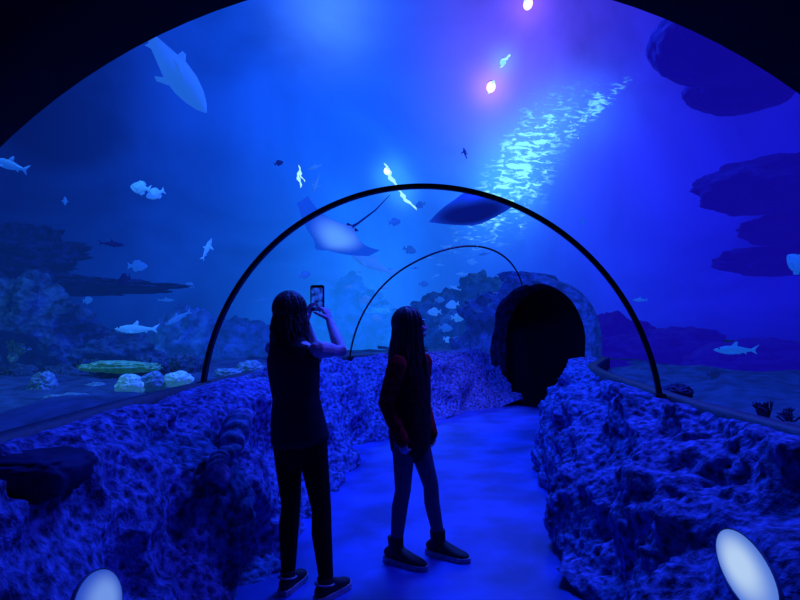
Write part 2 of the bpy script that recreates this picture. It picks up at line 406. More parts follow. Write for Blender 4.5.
for i, (px, py, Y, w, h) in enumerate(((14,398,5.4,38,24), (110,377,6.2,34,20), (150,368,6.6,36,22), (186,367,6.4,30,24), (62,378,6.2,40,24), (20,376,6.4,36,22), (88,370,6.9,34,20))):
    B('coral_lump', px, py, Y, w, h, M['coral_lump'], 'one of the low dark coral lumps on the seabed beyond the left rim', 'coral', seed=40+i, amp=.4, sub=4, freq=2.2, group='dark coral lumps beyond the left rim')
def branch(name, px, py, Y, hpx, m, label, seed):
    rng = random.Random(seed); c = P(px, py, Y); s = hpx*Y/F_PX; mb = MB()
    def grow(p, d, l, r, k):
        q = p+d*l; mb.tube([p, (p+q)/2+Vector((rng.uniform(-1,1), rng.uniform(-1,1), 0))*l*.1, q], [r, r*.85, r*.65], 7)
        if k:
            for _ in range(3):
                e = (d+Vector((rng.uniform(-1,1), rng.uniform(-1,1), rng.uniform(-.2,.6)))*.8).normalized(); grow(q, e, l*.72, r*.65, k-1)
    for _ in range(5):
        grow(Vector((0,0,0)), Vector((rng.uniform(-1,1), rng.uniform(-1,1), .9)).normalized(), s*.42, s*.09, 2)
    return tag(mb.build(name, m, loc=c), label, 'coral')
branch('branching_coral', 765, 424, 3.5, 26, M['coral_dark'], 'dark branching coral behind the right rim near the photo edge', 3)
branch('branching_coral', 792, 428, 3.3, 22, M['coral_dark'], 'short dark branching coral at the very right edge', 4)
branch('branching_coral', 12, 362, 6.5, 26, M['coral_dim'], 'dim branching coral at the left edge on the big reef rock', 5)
# ------------------------------------------------------------------ fish
def fish_mesh(kind):
    H = {'reef': [(-.36,.05), (-.28,.09), (-.15,.19), (0,.25), (.14,.24), (.26,.19), (.36,.12), (.43,.05)],
         'slim': [(-.38,.028), (-.25,.05), (-.1,.085), (.05,.105), (.2,.1), (.32,.075), (.42,.04), (.48,.015)],
         'shark': [(-.40,.022), (-.28,.045), (-.1,.095), (.05,.135), (.2,.135), (.33,.105), (.43,.06), (.49,.015)]}[kind]
    W = {'reef': .4, 'slim': .7, 'shark': 1.0}[kind]
    mb = MB(); mb.tube([(x, 0, 0) for x, h in H], [(h*W, h) for x, h in H], 14, ref=(0,0,1), rnd=True)
    def fin(pts, th=.008):
        n = len(pts); vs = [(x, y-th, z) for x, y, z in pts]+[(x, y+th, z) for x, y, z in pts]
        fs = [tuple(range(n)), tuple(range(2*n-1, n-1, -1))]+[(i, (i+1) % n, n+(i+1) % n, n+i) for i in range(n)]
        mb.add(vs, fs)
    if kind == 'reef':
        fin([(-.32,0,.05), (-.5,0,.19), (-.46,0,.0), (-.5,0,-.19), (-.32,0,-.05)])
        fin([(.18,0,.2), (.05,0,.31), (-.15,0,.29), (-.27,0,.17), (-.22,0,.1)]); fin([(0,0,-.2), (-.1,0,-.31), (-.26,0,-.2), (-.2,0,-.1)])
        for s in (-1, 1): fin([(.2,s*.09,-.02), (.06,s*.17,.02), (.05,s*.17,-.09)])
    else:
        up = .2 if kind == 'shark' else .13
        fin([(-.36,0,.025), (-.55,0,up), (-.45,0,0), (-.5,0,-.1), (-.36,0,-.025)])
        fin([(.1,0,.08), (-.02,0,.2), (-.06,0,.19), (-.05,0,.07)]); fin([(-.18,0,-.05), (-.26,0,-.1), (-.25,0,-.03)])
        for s in (-1, 1): fin([(.2,s*.07,-.04), (.02,s*.26,-.09), (-.02,s*.24,-.09), (.08,s*.07,-.05)])
    return mb
FM = {}
def fish(px, py, Y, lpx, yaw, pitch, kind, m, label, group=None, eyes=False, name='fish', cat='fish', roll=0):
    key = (kind, m)
    if key not in FM: FM[key] = fish_mesh(kind).mesh('fish_'+kind, M[m])
    o = bpy.data.objects.new(name, FM[key]); C.objects.link(o); L = lpx*Y/F_PX
    o.location = P(px, py, Y); o.scale = (L, L, L); o.rotation_euler = (R_(roll), -R_(pitch), R_(yaw))
    tag(o, label, cat, group)
    if eyes:
        ex = .30 if kind == 'reef' else .38
        for s in (-1, 1):
            e = MB(); e.ell((ex, s*(.058 if kind == 'reef' else .04), .04), (.018,.012,.018)); e.build('eye', M['eye'], o)
    return o
fish(140, 188, 6, 24, 170, 10, 'reef', 'fish_pale', 'bright pale fish high at left, left one of a close pair', eyes=True)
fish(155, 194, 6.1, 20, 200, -25, 'reef', 'fish_pale', 'small pale fish tucked right behind the bright one high at left', eyes=True)
fish(10, 165, 5, 46, 165, 18, 'slim', 'fish_mid', 'slim fish cut off by the left edge of the photo', eyes=True)
fish(65, 201, 7, 16, 120, 20, 'reef', 'fish_mid', 'small blue fish between the slim edge fish and the pale pair', eyes=True)
fish(207, 249, 7, 26, 60, 62, 'slim', 'fish_pale', 'pale fish swimming steeply upward beside the thick rib at left', eyes=True)
fish(136, 329, 6.2, 42, 185, 0, 'slim', 'fish_pale', 'broad blue fish above the round corals at left', eyes=True)
fish(138, 266, 8, 20, 10, 0, 'reef', 'fish_mid', 'faint fish above the long dark reef ledge', eyes=True)
fish(124, 280, 8, 22, 150, -15, 'reef', 'fish_dark', 'dark fish just in front of the long reef ledge', eyes=True)
fish(178, 318, 8, 28, 200, -30, 'slim', 'fish_mid', 'slim fish diving beside the upright reef rock', eyes=True)
fish(112, 244, 9, 24, 10, -5, 'slim', 'fish_dark', 'dark fish in dim water midway up the left side', eyes=True)
fish(315, 167, 9, 16, 160, -10, 'slim', 'fish_pale', 'tiny pale fish above the thick rib, upper of two', eyes=True)
fish(316, 184, 8.6, 20, 130, -50, 'slim', 'fish_pale', 'tiny pale fish diving above the thick rib, lower of two', eyes=True)
fish(279, 163, 9, 10, 20, 20, 'reef', 'fish_dark', 'tiny dark fish left of the pale diving ones', eyes=True)
fish(465, 153, 8, 15, 110, 60, 'slim', 'fish_dark', 'tiny dark fish pointing upward above the top of the thick rib', eyes=True)
fish(372, 264, 9.5, 52, 160, 24, 'slim', 'fish_pale', 'long slim fish inside the thick rib, below the spread winged ray', eyes=True)
fish(395, 222, 9.5, 14, 20, 10, 'reef', 'fish_mid', 'small fish between the two rays', eyes=True)
fish(517, 237, 10, 13, 180, 10, 'reef', 'fish_pale', 'small pale fish above the dark doorway, under the dark ray', eyes=True)
fish(583, 222, 9, 12, 100, 70, 'slim', 'fish_mid', 'tiny upright fish outside the right side of the thick rib', eyes=True)
fish(735, 350, 5.6, 42, 175, 0, 'slim', 'fish_mid', 'broad dim fish low on the right, above the right rim', eyes=True)
fish(714, 374, 5.2, 20, 20, 0, 'reef', 'fish_dark', 'small dark fish below the broad dim one at right', eyes=True)
fish(797, 264, 5, 34, 100, 40, 'reef', 'fish_mid', 'blue fish cut off by the right edge beside the lowest shelf', eyes=True)
fish(640, 300, 7, 16, 190, 0, 'slim', 'fish_mid', 'small slim fish alone in blue water right of the thick rib', eyes=True)
fish(420, 205, 11, 12, 200, -20, 'reef', 'fish_mid', 'tiny fish left of the dark ray', eyes=True)
fish(305, 275, 9, 14, 30, 20, 'reef', 'fish_mid', 'small fish just above the phone', eyes=True)
for i, (px, py, Y) in enumerate(((430,258,11.5), (440,300,11.6), (455,288,11.6), (458,318,11.6), (415,268,11.6), (448,340,11.8), (384,288,12), (446,328,11.7), (436,276,12), (472,262,12.0), (400,310,12), (366,300,12), (440,265,11.7), (424,284,11.9), (462,274,12.2), (452,305,11.8), (392,270,12.1), (376,318,12.2), (446,248,12.4), (410,250,12.2), (360,272,12), (350,288,12.3), (484,254,12.3), (434,312,11.9), (468,334,11.9))):
    fish(px, py, Y, 9+i % 4*2, random.choice((0, 180))+random.uniform(-30, 30), random.uniform(-25, 25), 'reef' if i % 2 else 'slim', 'fish_mid' if i % 3 == 1 else 'fish_pale',
         'one of the tiny fish scattered in the water seen through the thin rib', 'tiny fish beyond the thin rib')
for i, (px, py, Y) in enumerate(((60,330,9), (84,318,9), (100,336,9), (166,300,9.5), (205,322,10), (228,306,10.5), (150,345,9), (44,310,9), (190,285,10), (245,325,11), (88,300,9.5), (262,300,11))):
    fish(px, py, Y, 10+i % 4*2, random.choice((0, 180))+random.uniform(-30, 30), random.uniform(-25, 25), 'slim' if i % 2 else 'reef', 'fish_mid',
         'one of the tiny dim fish around the reef rocks on the left side', 'tiny fish over the left reef')
shk = fish(172, 66, 5.2, 104, 0, 0, 'shark', 'shark', 'pale shark gliding overhead in the upper left', eyes=True, name='shark', cat='shark')
shk.rotation_euler = Vector((.50, .45, -.72)).to_track_quat('X', 'Z').to_euler()
# rays
def ray(name, label, loc, span, nose, up, mats, tail=1.5, flap=.25, round_=False):
    mb = MB(); N, K = 61, 21; top = []; bot = []
    for i in range(N):
        u = -1+2*i/(N-1); a = abs(u)
        if round_:
            le = .50*(1-a**1.6)+.07*math.exp(-(a/.16)**2)+.01; te = -.42*(1-a**1.5)-.01; bulge = .16*math.exp(-(a/.42)**2)
        else:
            le = .50-.40*a**1.6+(.14*math.exp(-(a/.13)**2)); te = -.44+.30*a+.14*math.sin(a*math.pi)-.06*a; bulge = .13*math.exp(-(a/.28)**2)
            te = min(te, le-.02)
        rt, rb = [], []
        for k in range(K):
            v = k/(K-1); x = le+(te-le)*v
            th = (bulge+.022*(1-a))*math.sin(math.pi*min(1, v**.7))+.002
            z = flap*a**1.8
            rt.append(Vector((x, u, z+th))); rb.append(Vector((x, u, z-th*.6)))
        top.append(rt); bot.append(rb)
    v, f = grid(top); mb.add(v, f, 0)
    v, f = grid(bot); mb.add(v, f, 1)
    mb.tube([(-.25,0,.02), (-.25-tail*.25,0,.02), (-.25-tail*.65,.03,.05), (-.25-tail,.1,.12)], [.040,.022,.014,.006], 8, mi=0)
    for s in (-1, 1):
        mb.add([(-.25,s*.05,0), (-.42,s*.16,0), (-.44,s*.06,0), (-.3,s*.02,.015)], [(0,1,2,3)], 0)
    me = mb.mesh(name, mats); bm = bmesh.new(); bm.from_mesh(me); bmesh.ops.remove_doubles(bm, verts=bm.verts, dist=.003); bm.to_mesh(me); bm.free()
    n = Vector(nose).normalized(); z = Vector(up); z = (z-n*n.dot(z)).normalized(); y = z.cross(n)
    o = bpy.data.objects.new(name, me); C.objects.link(o); o.location = loc; o.scale = (span/2,)*3
    o.rotation_euler = Matrix((n, y, z)).transposed().to_euler()
    for s in (-1, 1):
        e = MB(); e.ell((.34, s*.12, .06), (.03,.02,.025)); e.build('eye', M['eye'], o)
    return tag(o, label, 'ray')
ray('eagle_ray', 'spread winged ray with pale belly and long thin tail above the phone', P(338, 236, 8.6), 1.5, (-.68,.5,-.30), (-.05,.55,.75), [M['ray_dark'], M['ray_belly']], tail=1.2, flap=.18)
ray('stingray', 'dark rounded ray seen against the glow at the top of the thick rib', P(471, 212, 7.6), 1.16, (-.40,-.78,.56), (.14,.58,.80), [M['ray_dark'], M['ray_under']], tail=.3, flap=-.05, round_=True)
# ------------------------------------------------------------------ lamps over the water and glitter on the surface
ZS = 5.0
def on_surf(px, py):
    Y = F_PX*(ZS-HC)/(HOR-py); return P(px, py, Y)
def tank_lamp(px, py, rpx, col, s, label):
    p = on_surf(px, py); r = rpx*p.y/F_PX
    root = thing('tank_lamp', label, 'lamp', p, 0, 'lamps above the water')
    b = MB(); b.tube([(0,0,r*.5), (0,0,r*.9), (0,0,r*1.3)], [r*.8, r*.75, r*.4], 20, rnd=False); b.build('housing', M['lamp_body'], root)
    l = MB(); l.ell((0,0,0), (r, r*1.6, r*1.1)); l.build('lens', glow('lens_'+str(px), col, s), root)
tank_lamp(491, 87, 4.5, (1,.50,.95), 2.2, 'pinkish white lamp glowing above the water, between the top of the rib and photo top')
tank_lamp(528, 4, 4.5, (1,.6,1), 2.2, 'lamp at the very top of the photo, pink and nearly cut off')
tank_lamp(503, 62, 3.0, (.25,.75,.85), 1.1, 'small cyan lamp just above the pinkish one')
tank_lamp(387, 171, 3.2, (.55,.95,1), 2.0, 'bluish white lamp glowing just above the thick rib, left of the dark ray')
def glint_mat(name, c0, c1, s, lo, hi, sc_=14):  # light glints painted as a glowing noise pattern, nothing is reflected
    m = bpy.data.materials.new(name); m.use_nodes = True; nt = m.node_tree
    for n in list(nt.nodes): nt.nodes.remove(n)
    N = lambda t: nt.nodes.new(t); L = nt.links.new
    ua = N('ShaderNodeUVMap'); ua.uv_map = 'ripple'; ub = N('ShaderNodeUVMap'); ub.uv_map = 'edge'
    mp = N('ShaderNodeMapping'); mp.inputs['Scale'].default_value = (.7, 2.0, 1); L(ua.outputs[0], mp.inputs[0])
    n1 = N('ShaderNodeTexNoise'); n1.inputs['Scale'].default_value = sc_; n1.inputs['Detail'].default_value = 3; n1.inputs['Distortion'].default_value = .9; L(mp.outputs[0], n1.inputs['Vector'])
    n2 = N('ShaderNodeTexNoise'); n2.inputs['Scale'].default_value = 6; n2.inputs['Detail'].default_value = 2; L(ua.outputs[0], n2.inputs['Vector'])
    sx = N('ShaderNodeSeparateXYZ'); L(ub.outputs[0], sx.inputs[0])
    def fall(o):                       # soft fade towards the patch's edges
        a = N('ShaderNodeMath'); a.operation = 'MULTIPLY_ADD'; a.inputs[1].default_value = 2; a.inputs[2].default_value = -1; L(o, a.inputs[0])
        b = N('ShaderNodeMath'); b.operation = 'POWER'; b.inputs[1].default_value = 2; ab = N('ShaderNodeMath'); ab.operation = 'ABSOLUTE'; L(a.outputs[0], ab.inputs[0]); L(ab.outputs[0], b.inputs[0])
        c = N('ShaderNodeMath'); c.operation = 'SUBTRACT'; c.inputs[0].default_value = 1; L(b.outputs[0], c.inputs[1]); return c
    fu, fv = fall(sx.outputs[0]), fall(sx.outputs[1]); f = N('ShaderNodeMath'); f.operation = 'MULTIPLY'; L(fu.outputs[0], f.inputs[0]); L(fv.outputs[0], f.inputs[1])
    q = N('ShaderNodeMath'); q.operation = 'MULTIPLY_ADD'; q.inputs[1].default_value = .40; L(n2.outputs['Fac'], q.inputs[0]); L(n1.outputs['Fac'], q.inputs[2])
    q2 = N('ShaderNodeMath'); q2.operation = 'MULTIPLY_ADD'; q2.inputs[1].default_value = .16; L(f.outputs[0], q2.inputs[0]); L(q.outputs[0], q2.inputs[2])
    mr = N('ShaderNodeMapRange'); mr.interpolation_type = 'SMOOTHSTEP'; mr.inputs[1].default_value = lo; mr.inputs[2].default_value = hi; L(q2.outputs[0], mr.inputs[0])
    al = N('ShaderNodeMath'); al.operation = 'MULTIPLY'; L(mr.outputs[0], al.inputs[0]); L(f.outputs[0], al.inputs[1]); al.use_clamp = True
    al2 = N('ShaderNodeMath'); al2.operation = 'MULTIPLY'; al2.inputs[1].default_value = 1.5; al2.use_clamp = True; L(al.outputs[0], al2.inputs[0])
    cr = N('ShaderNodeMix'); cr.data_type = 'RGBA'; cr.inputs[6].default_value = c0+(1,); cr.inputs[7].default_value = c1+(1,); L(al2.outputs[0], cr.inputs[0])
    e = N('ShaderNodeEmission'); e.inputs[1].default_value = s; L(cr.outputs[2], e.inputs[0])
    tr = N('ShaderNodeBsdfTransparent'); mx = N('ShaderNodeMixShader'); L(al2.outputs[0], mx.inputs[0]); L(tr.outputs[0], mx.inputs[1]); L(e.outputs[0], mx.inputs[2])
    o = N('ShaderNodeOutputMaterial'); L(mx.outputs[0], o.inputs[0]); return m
def glint_patch(name, x0, y0, x1, y1, hw, m, label):
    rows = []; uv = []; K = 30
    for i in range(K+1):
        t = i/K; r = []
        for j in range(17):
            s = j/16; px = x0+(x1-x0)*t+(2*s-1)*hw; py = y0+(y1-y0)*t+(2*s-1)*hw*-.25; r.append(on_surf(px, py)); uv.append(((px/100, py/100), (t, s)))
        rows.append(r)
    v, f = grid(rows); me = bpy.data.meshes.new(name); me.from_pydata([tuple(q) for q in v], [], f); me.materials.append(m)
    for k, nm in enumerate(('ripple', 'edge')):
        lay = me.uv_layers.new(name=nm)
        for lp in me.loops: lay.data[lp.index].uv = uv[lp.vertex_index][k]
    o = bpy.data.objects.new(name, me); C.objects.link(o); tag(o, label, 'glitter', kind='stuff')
glint_patch('surface_glitter', 562, 78, 480, 258, 52, glint_mat('glint_cyan', (.03,.22,.75), (.24,.86,.90), 1.2, .70, 1.02), 'broad band of cyan sparkles on the rippled water surface above the dark ray')
glint_patch('surface_glitter', 622, 74, 556, 150, 24, glint_mat('glint_blue', (.03,.16,.78), (.16,.62,.95), 1.1, .70, 1.02), 'smaller bluish patch of sparkles right of the broad cyan band')
def glitter(name, spots, col, s, label, seed, ribbons=()):  # light glints built as glowing flecks and ribbons
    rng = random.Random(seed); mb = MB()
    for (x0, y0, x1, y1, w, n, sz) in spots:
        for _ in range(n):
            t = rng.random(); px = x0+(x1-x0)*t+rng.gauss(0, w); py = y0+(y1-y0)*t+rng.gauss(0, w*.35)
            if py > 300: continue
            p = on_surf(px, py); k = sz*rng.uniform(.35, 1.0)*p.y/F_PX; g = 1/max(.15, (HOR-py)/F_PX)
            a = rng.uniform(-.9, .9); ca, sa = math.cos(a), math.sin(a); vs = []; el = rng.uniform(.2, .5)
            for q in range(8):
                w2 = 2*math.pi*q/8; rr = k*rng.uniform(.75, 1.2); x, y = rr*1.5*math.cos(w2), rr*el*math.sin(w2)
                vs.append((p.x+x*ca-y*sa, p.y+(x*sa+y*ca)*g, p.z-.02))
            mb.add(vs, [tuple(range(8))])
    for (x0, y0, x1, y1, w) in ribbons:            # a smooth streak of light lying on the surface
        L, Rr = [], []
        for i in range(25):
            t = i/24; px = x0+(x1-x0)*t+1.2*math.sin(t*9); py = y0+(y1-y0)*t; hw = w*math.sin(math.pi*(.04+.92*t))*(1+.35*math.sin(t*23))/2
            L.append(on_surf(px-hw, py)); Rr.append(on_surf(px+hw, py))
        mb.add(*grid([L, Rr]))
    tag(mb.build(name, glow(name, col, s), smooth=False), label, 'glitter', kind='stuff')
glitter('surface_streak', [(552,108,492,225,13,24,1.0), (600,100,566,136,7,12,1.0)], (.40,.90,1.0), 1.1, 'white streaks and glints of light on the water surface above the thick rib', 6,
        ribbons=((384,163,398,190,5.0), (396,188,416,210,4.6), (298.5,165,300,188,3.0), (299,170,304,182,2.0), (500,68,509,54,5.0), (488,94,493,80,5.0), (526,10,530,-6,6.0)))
# ------------------------------------------------------------------ wall lamps, slab, log in the rock
def lens_mat(name, c_in, c_out, a, b, rot, s):          # frosted lens, brightest over its bulb
    m = bpy.data.materials.new(name); m.use_nodes = True; nt = m.node_tree
    for n in list(nt.nodes): nt.nodes.remove(n)
    tc = nt.nodes.new('ShaderNodeTexCoord'); ax = []
    for v, q in ((rot.col[0], a), (rot.col[1], b)):
        d = nt.nodes.new('ShaderNodeVectorMath'); d.operation = 'DOT_PRODUCT'; d.inputs[1].default_value = Vector(v)/q; nt.links.new(tc.outputs['Object'], d.inputs[0]); ax.append(d)
    cb = nt.nodes.new('ShaderNodeCombineXYZ'); nt.links.new(ax[0].outputs['Value'], cb.inputs[0]); nt.links.new(ax[1].outputs['Value'], cb.inputs[1])
    ln = nt.nodes.new('ShaderNodeVectorMath'); ln.operation = 'LENGTH'; nt.links.new(cb.outputs[0], ln.inputs[0])
    mr = nt.nodes.new('ShaderNodeMapRange'); mr.interpolation_type = 'SMOOTHSTEP'; mr.inputs[1].default_value = .25; mr.inputs[2].default_value = 1.05; nt.links.new(ln.outputs['Value'], mr.inputs[0])
    mx = nt.nodes.new('ShaderNodeMix'); mx.data_type = 'RGBA'; mx.inputs[6].default_value = c_in+(1,); mx.inputs[7].default_value = c_out+(1,); nt.links.new(mr.outputs[0], mx.inputs[0])
    e = nt.nodes.new('ShaderNodeEmission'); e.inputs[1].default_value = s; nt.links.new(mx.outputs[2], e.inputs[0])
    o = nt.nodes.new('ShaderNodeOutputMaterial'); nt.links.new(e.outputs[0], o.inputs[0]); return m
def wall_lamp(pn, side, a, b, c_in, c_out, label):
    p, n = pn
    o = thing('wall_lamp', label, 'lamp', p+n*.015, 0, 'oval lamps low in the rock walls')
    zt = Vector((0,0,1))-n*n.z; zt.normalize(); x = zt.cross(n)
    back = x if x.y < 0 else -x                     # along the wall, towards the entrance
    la = (back*math.cos(R_(17))-zt*math.sin(R_(17))).normalized(); sa = n.cross(la)
    rot = Matrix((la, sa, n)).transposed()
    r = MB(); rows = []
    for i in range(41):
        w = 2*math.pi*i/40
        rows.append([rot @ Vector(((a+da)*math.cos(w), (b+da)*math.sin(w), dz)) for da, dz in ((.006,-.05), (.006,.002), (.004,.005), (0,.002), (0,-.04))])
    r.add(*grid(rows)); r.build('bezel', M['bezel'], o)
    l = MB(); l.ell((0,0,0), (a, b, .025), rot, 32, 16); l.build('lens', lens_mat('lens_glass', c_in, c_out, a, b, rot, .9), o)
    return o
wall_lamp(LR, 1, .215, .072, lin(186,215,253), lin(84,126,228), 'bright white oval lamp low in the right rock wall')
wall_lamp(LL, -1, .15, .080, lin(116,156,240), lin(40,78,205), 'dimmer bluish oval lamp low in the left rock wall, cut by the photo bottom')
B('rock_slab', 20, 474, 1.86, 118, 44, M['slab'], 'dark smooth slab jutting from the left rock wall by the photo edge', seed=31, amp=.14, depth=.15, sq=.6)
def log(px, py, L, r, lb, seed):
    p, n, g = wall_px(-1, px, py); mb = MB(); pts = []; rad = []
    for i in range(61):
        t = i/60; k = (1-.5*abs(2*t-1)**3)*(1+.11*math.sin(t*40+seed)); pts.append((-L+2*L*t, .05*math.sin(t*3), .03*math.sin(t*5+seed))); rad.append((r*k, r*.8*k))
    mb.tube(pts, rad, 16); o = mb.build('ridged_rock', M['logrock'], loc=p+n*.085)
    x = (Vector((g.x, g.y, 0))+Vector((0,0,.35))).normalized(); z = (n-x*n.dot(x)).normalized(); o.rotation_euler = Matrix((x, z.cross(x), z)).transposed().to_euler()
    tag(o, lb, 'rock')
log(228, 443, .26, .085, 'ridged log shaped rock sticking out of the left wall beside the woman', 0)
log(212, 476, .15, .055, 'smaller ridged rock below the log shaped one on the left wall', 2)
# ------------------------------------------------------------------ people
def rotm(yaw, pitch): return Matrix.Rotation(yaw, 3, 'Z') @ Matrix.Rotation(pitch, 3, 'X')
def add_head(mb, c, rot, s):
    c = Vector(c); T = lambda x, y, z: c+rot @ (Vector((x, y, z))*s)
    E = lambda p, r: mb.ell(T(*p), tuple(q*s for q in r), rot)
    E((0,-.012,.03), (.074,.092,.088)); E((0,.02,-.02), (.060,.072,.09)); E((0,.052,-.088), (.032,.032,.026))
    E((0,.083,.034), (.045,.014,.010)); E((0,.090,-.058), (.021,.011,.008)); E((0,.088,-.07), (.017,.010,.006))
    mb.tube([T(0,.088,.022), T(0,.104,-.004), T(0,.108,-.024)], [.006*s, .009*s, .013*s], 8)
    for q in (-1, 1):
        E((q*.074,-.005,-.002), (.009,.020,.030)); E((q*.042,.068,-.02), (.02,.018,.02))
def add_eyes(parent, c, rot, s):
    for q in (-1, 1):
        e = MB(); e.ell(Vector(c)+rot @ (Vector((q*.030,.077,.012))*s), (.0115*s,)*3); e.build('eye', M['eyeball'], parent)
def add_hand(mb, wrist, d, n, side, curl, s=1.0, thumb=.6):
    w = Vector(wrist); d = Vector(d).normalized(); n = Vector(n); n = (n-d*n.dot(d)).normalized()
    u = d.cross(n)*side                       # towards the thumb
    mb.tube([w, w+d*.03*s, w+d*.065*s, w+d*.088*s], [(.024*s,.017*s), (.032*s,.016*s), (.039*s,.014*s), (.037*s,.012*s)], 12, ref=n)
    L = [.068, .076, .071, .056]
    for i in range(4):
        base = w+d*(.084-.004*abs(i-1))*s+u*(.029-.0195*i)*s; ang = 0; p = base; pts = [p]
        for k, fr in enumerate((.45,.32,.23)):
            ang += curl[k]*(1+.12*i); q = d*math.cos(ang)+n*math.sin(ang); p = p+q*L[i]*fr*s; pts.append(p)
        mb.tube(pts, [.0088*s, .0083*s, .0076*s, .0062*s], 8, ref=u)
    b = w+d*.028*s+u*.026*s; e = (u*.75+d*.55+n*.25).normalized(); b2 = b+e*.036*s; e2 = (d*.75+u*.25+n*thumb).normalized()
    mb.tube([b-e*.012*s, b2, b2+e2*.028*s, b2+e2*.05*s], [.013*s, .011*s, .0095*s, .007*s], 8, ref=n)
def shoe(parent, ank, yaw, L, m=None, top=.115, strap=False):
    a = Vector(ank); fd = Vector((math.sin(yaw), math.cos(yaw), 0))
    g = Vector((a.x, a.y, 0)); s = L/.25; Z = lambda z: Vector((0,0,z))
    b = MB(); pts = [g-fd*.060*s+Z(.048), g-fd*.03*s+Z(.054), g+fd*.03*s+Z(.055), g+fd*.075*s+Z(.046), g+fd*.125*s+Z(.038), g+fd*.165*s+Z(.034), g+fd*.188*s+Z(.031)]
    b.tube(pts, [(.028*s,.034), (.035*s,.042), (.039*s,.045), (.043*s,.035), (.045*s,.025), (.038*s,.020), (.024*s,.013)], 16, ref=(0,0,1))
    b.tube([g+Z(.05), g-fd*.004+Z(.09), g-fd*.008+Z(top)], [(.040*s,.048*s), (.039*s,.046*s), (.042*s,.048*s)], 16, ref=fd, rnd=False)
    up = b.remesh('shoe', m or M['shoe'], parent, .005, 2)
    sd = Vector((fd.y, -fd.x, 0))
    q = MB(); pr = [(-.078,.026), (-.05,.040), (0,.042), (.06,.045), (.11,.050), (.16,.046), (.19,.030), (.207,.010)]
    out = [g+fd*y*s+sd*x*s for y, x in pr]+[g+fd*y*s-sd*x*s for y, x in reversed(pr)]; n = len(out)
    q.add([p+Vector((0,0,.002)) for p in out]+[p+Vector((0,0,.028)) for p in out], [tuple(range(n)), tuple(range(2*n-1, n-1, -1))]+[(i, (i+1) % n, n+(i+1) % n, n+i) for i in range(n)])
    q.build('sole', M['sole'], up, smooth=False)
    if strap:
        q = MB()
        ring_ = [g-fd*.012*s+fd*math.cos(w)*.054*s+sd*math.sin(w)*.047*s+Vector((0,0,.078-.01*math.cos(w))) for w in [2*math.pi*k/20 for k in range(21)]]
        q.tube(ring_, [.005]*21, 6, ref=(0,0,1), rnd=False); q.build('strap', M['strap'], up)
def foot(mb, ank, yaw, s):
    a = Vector(ank); fd = Vector((math.sin(yaw), math.cos(yaw), 0)); g = Vector((a.x, a.y, 0))
    mb.tube([g-fd*.045*s+Vector((0,0,.045)), g+fd*.04*s+Vector((0,0,.05)), g+fd*.12*s+Vector((0,0,.035)), g+fd*.165*s+Vector((0,0,.03))], [(.028,.03), (.032,.032), (.034,.02), (.028,.012)], 12, ref=(0,0,1))
def hair(parent, c, rot, s, zend, m, azs, out, seed, front=0.0, span=256, wave=.014):
    rng = random.Random(seed); mb = MB(); c = Vector(c)
    T = lambda v: c+rot @ (Vector(v)*s)
    mb.ell(T((0,-.018,.036)), (.080*s, .095*s, .088*s), rot)
    for i in range(azs):
        az = R_(-span/2+span*i/(azs-1))+rng.uniform(-.07,.07); pts = []; rad = []; r0 = rng.uniform(.007, .012); bump_ = rng.uniform(.95, 1.06)
        for k in range(9):
            ph = R_(8+k*12); pts.append(T((.084*bump_*math.sin(az)*math.sin(ph), -.015-.097*bump_*math.cos(az)*math.sin(ph), .030+.095*math.cos(ph)))); rad.append(r0*s)
        e = pts[-1]; hz = Vector((e.x-c.x, e.y-c.y, 0)); fq = rng.uniform(3, 6); f0 = rng.uniform(0, 6)
        zl = zend+rng.uniform(-.08, .06); side = Vector((-hz.y, hz.x, 0)).normalized()
        for k in range(1, 11):
            t = k/10; z = e.z+(zl-e.z)*t
            o = hz*(1+out*math.sin(t*2.2)+rng.uniform(-.03,.03))+side*wave*math.sin(f0+fq*t)*t
            if abs(az) > R_(85): o += rot @ Vector((0, front*t, 0))
            pts.append(Vector((c.x+o.x, c.y+o.y, z))); rad.append(r0*s*(1-.6*t))
        mb.tube(pts, rad, 7)
    return mb.remesh('hair', m, parent, .004, 0)
def to_local(B, h):
    ch, sh = math.cos(h), math.sin(h)
    return lambda v: Vector(((v.x-B[0])*ch-(v.y-B[1])*sh, (v.x-B[0])*sh+(v.y-B[1])*ch, v.z))
# --- woman
hw = R_(25); BW = (-.490, 3.02)
LW = to_local(BW, hw)
W = thing('person', 'woman with long dark hair, sleeveless top and dark trousers, raising a phone', 'person', (BW[0], BW[1], 0), -hw)
hip = Vector((-.042,0,.80)); sh = Vector((-.080,-.01,1.275)); hd = Vector((-.112,.035,1.462))
lank, rank = Vector((-.105,-.008,.08)), Vector((.120,.004,.08))
lhip, rhip = hip+Vector((-.076,0,0)), hip+Vector((.076,0,0))
lkn, rkn = Vector((-.108,.02,.44)), Vector((.080,.025,.44))
lsh, rsh = sh+Vector((-.142,.02,0)), sh+Vector((.155,0,0))
rel = LW(P(341, 351, 3.12)); rwr = LW(P(330, 322, 3.34))
lel = Vector((-.11,.28,1.21)); lwr = LW(P(306, 322, 3.40))
mid = lambda t: hip.lerp(sh, t)
TOR = [(hip+Vector((0,0,-.07)), .122,.09), (hip+Vector((0,0,.02)), .150,.108), (mid(.25), .130,.092), (mid(.46), .110,.08), (mid(.71), .128,.09), (mid(.89), .142,.09), (sh+Vector((0,0,.005)), .139,.068), (sh+Vector((0,0,.045)), .075,.055)]
def torso(mb, T, ex=0.0): mb.tube([t[0] for t in T], [(t[1]+ex, t[2]+ex) for t in T], 24)
b = MB(); torso(b, TOR)
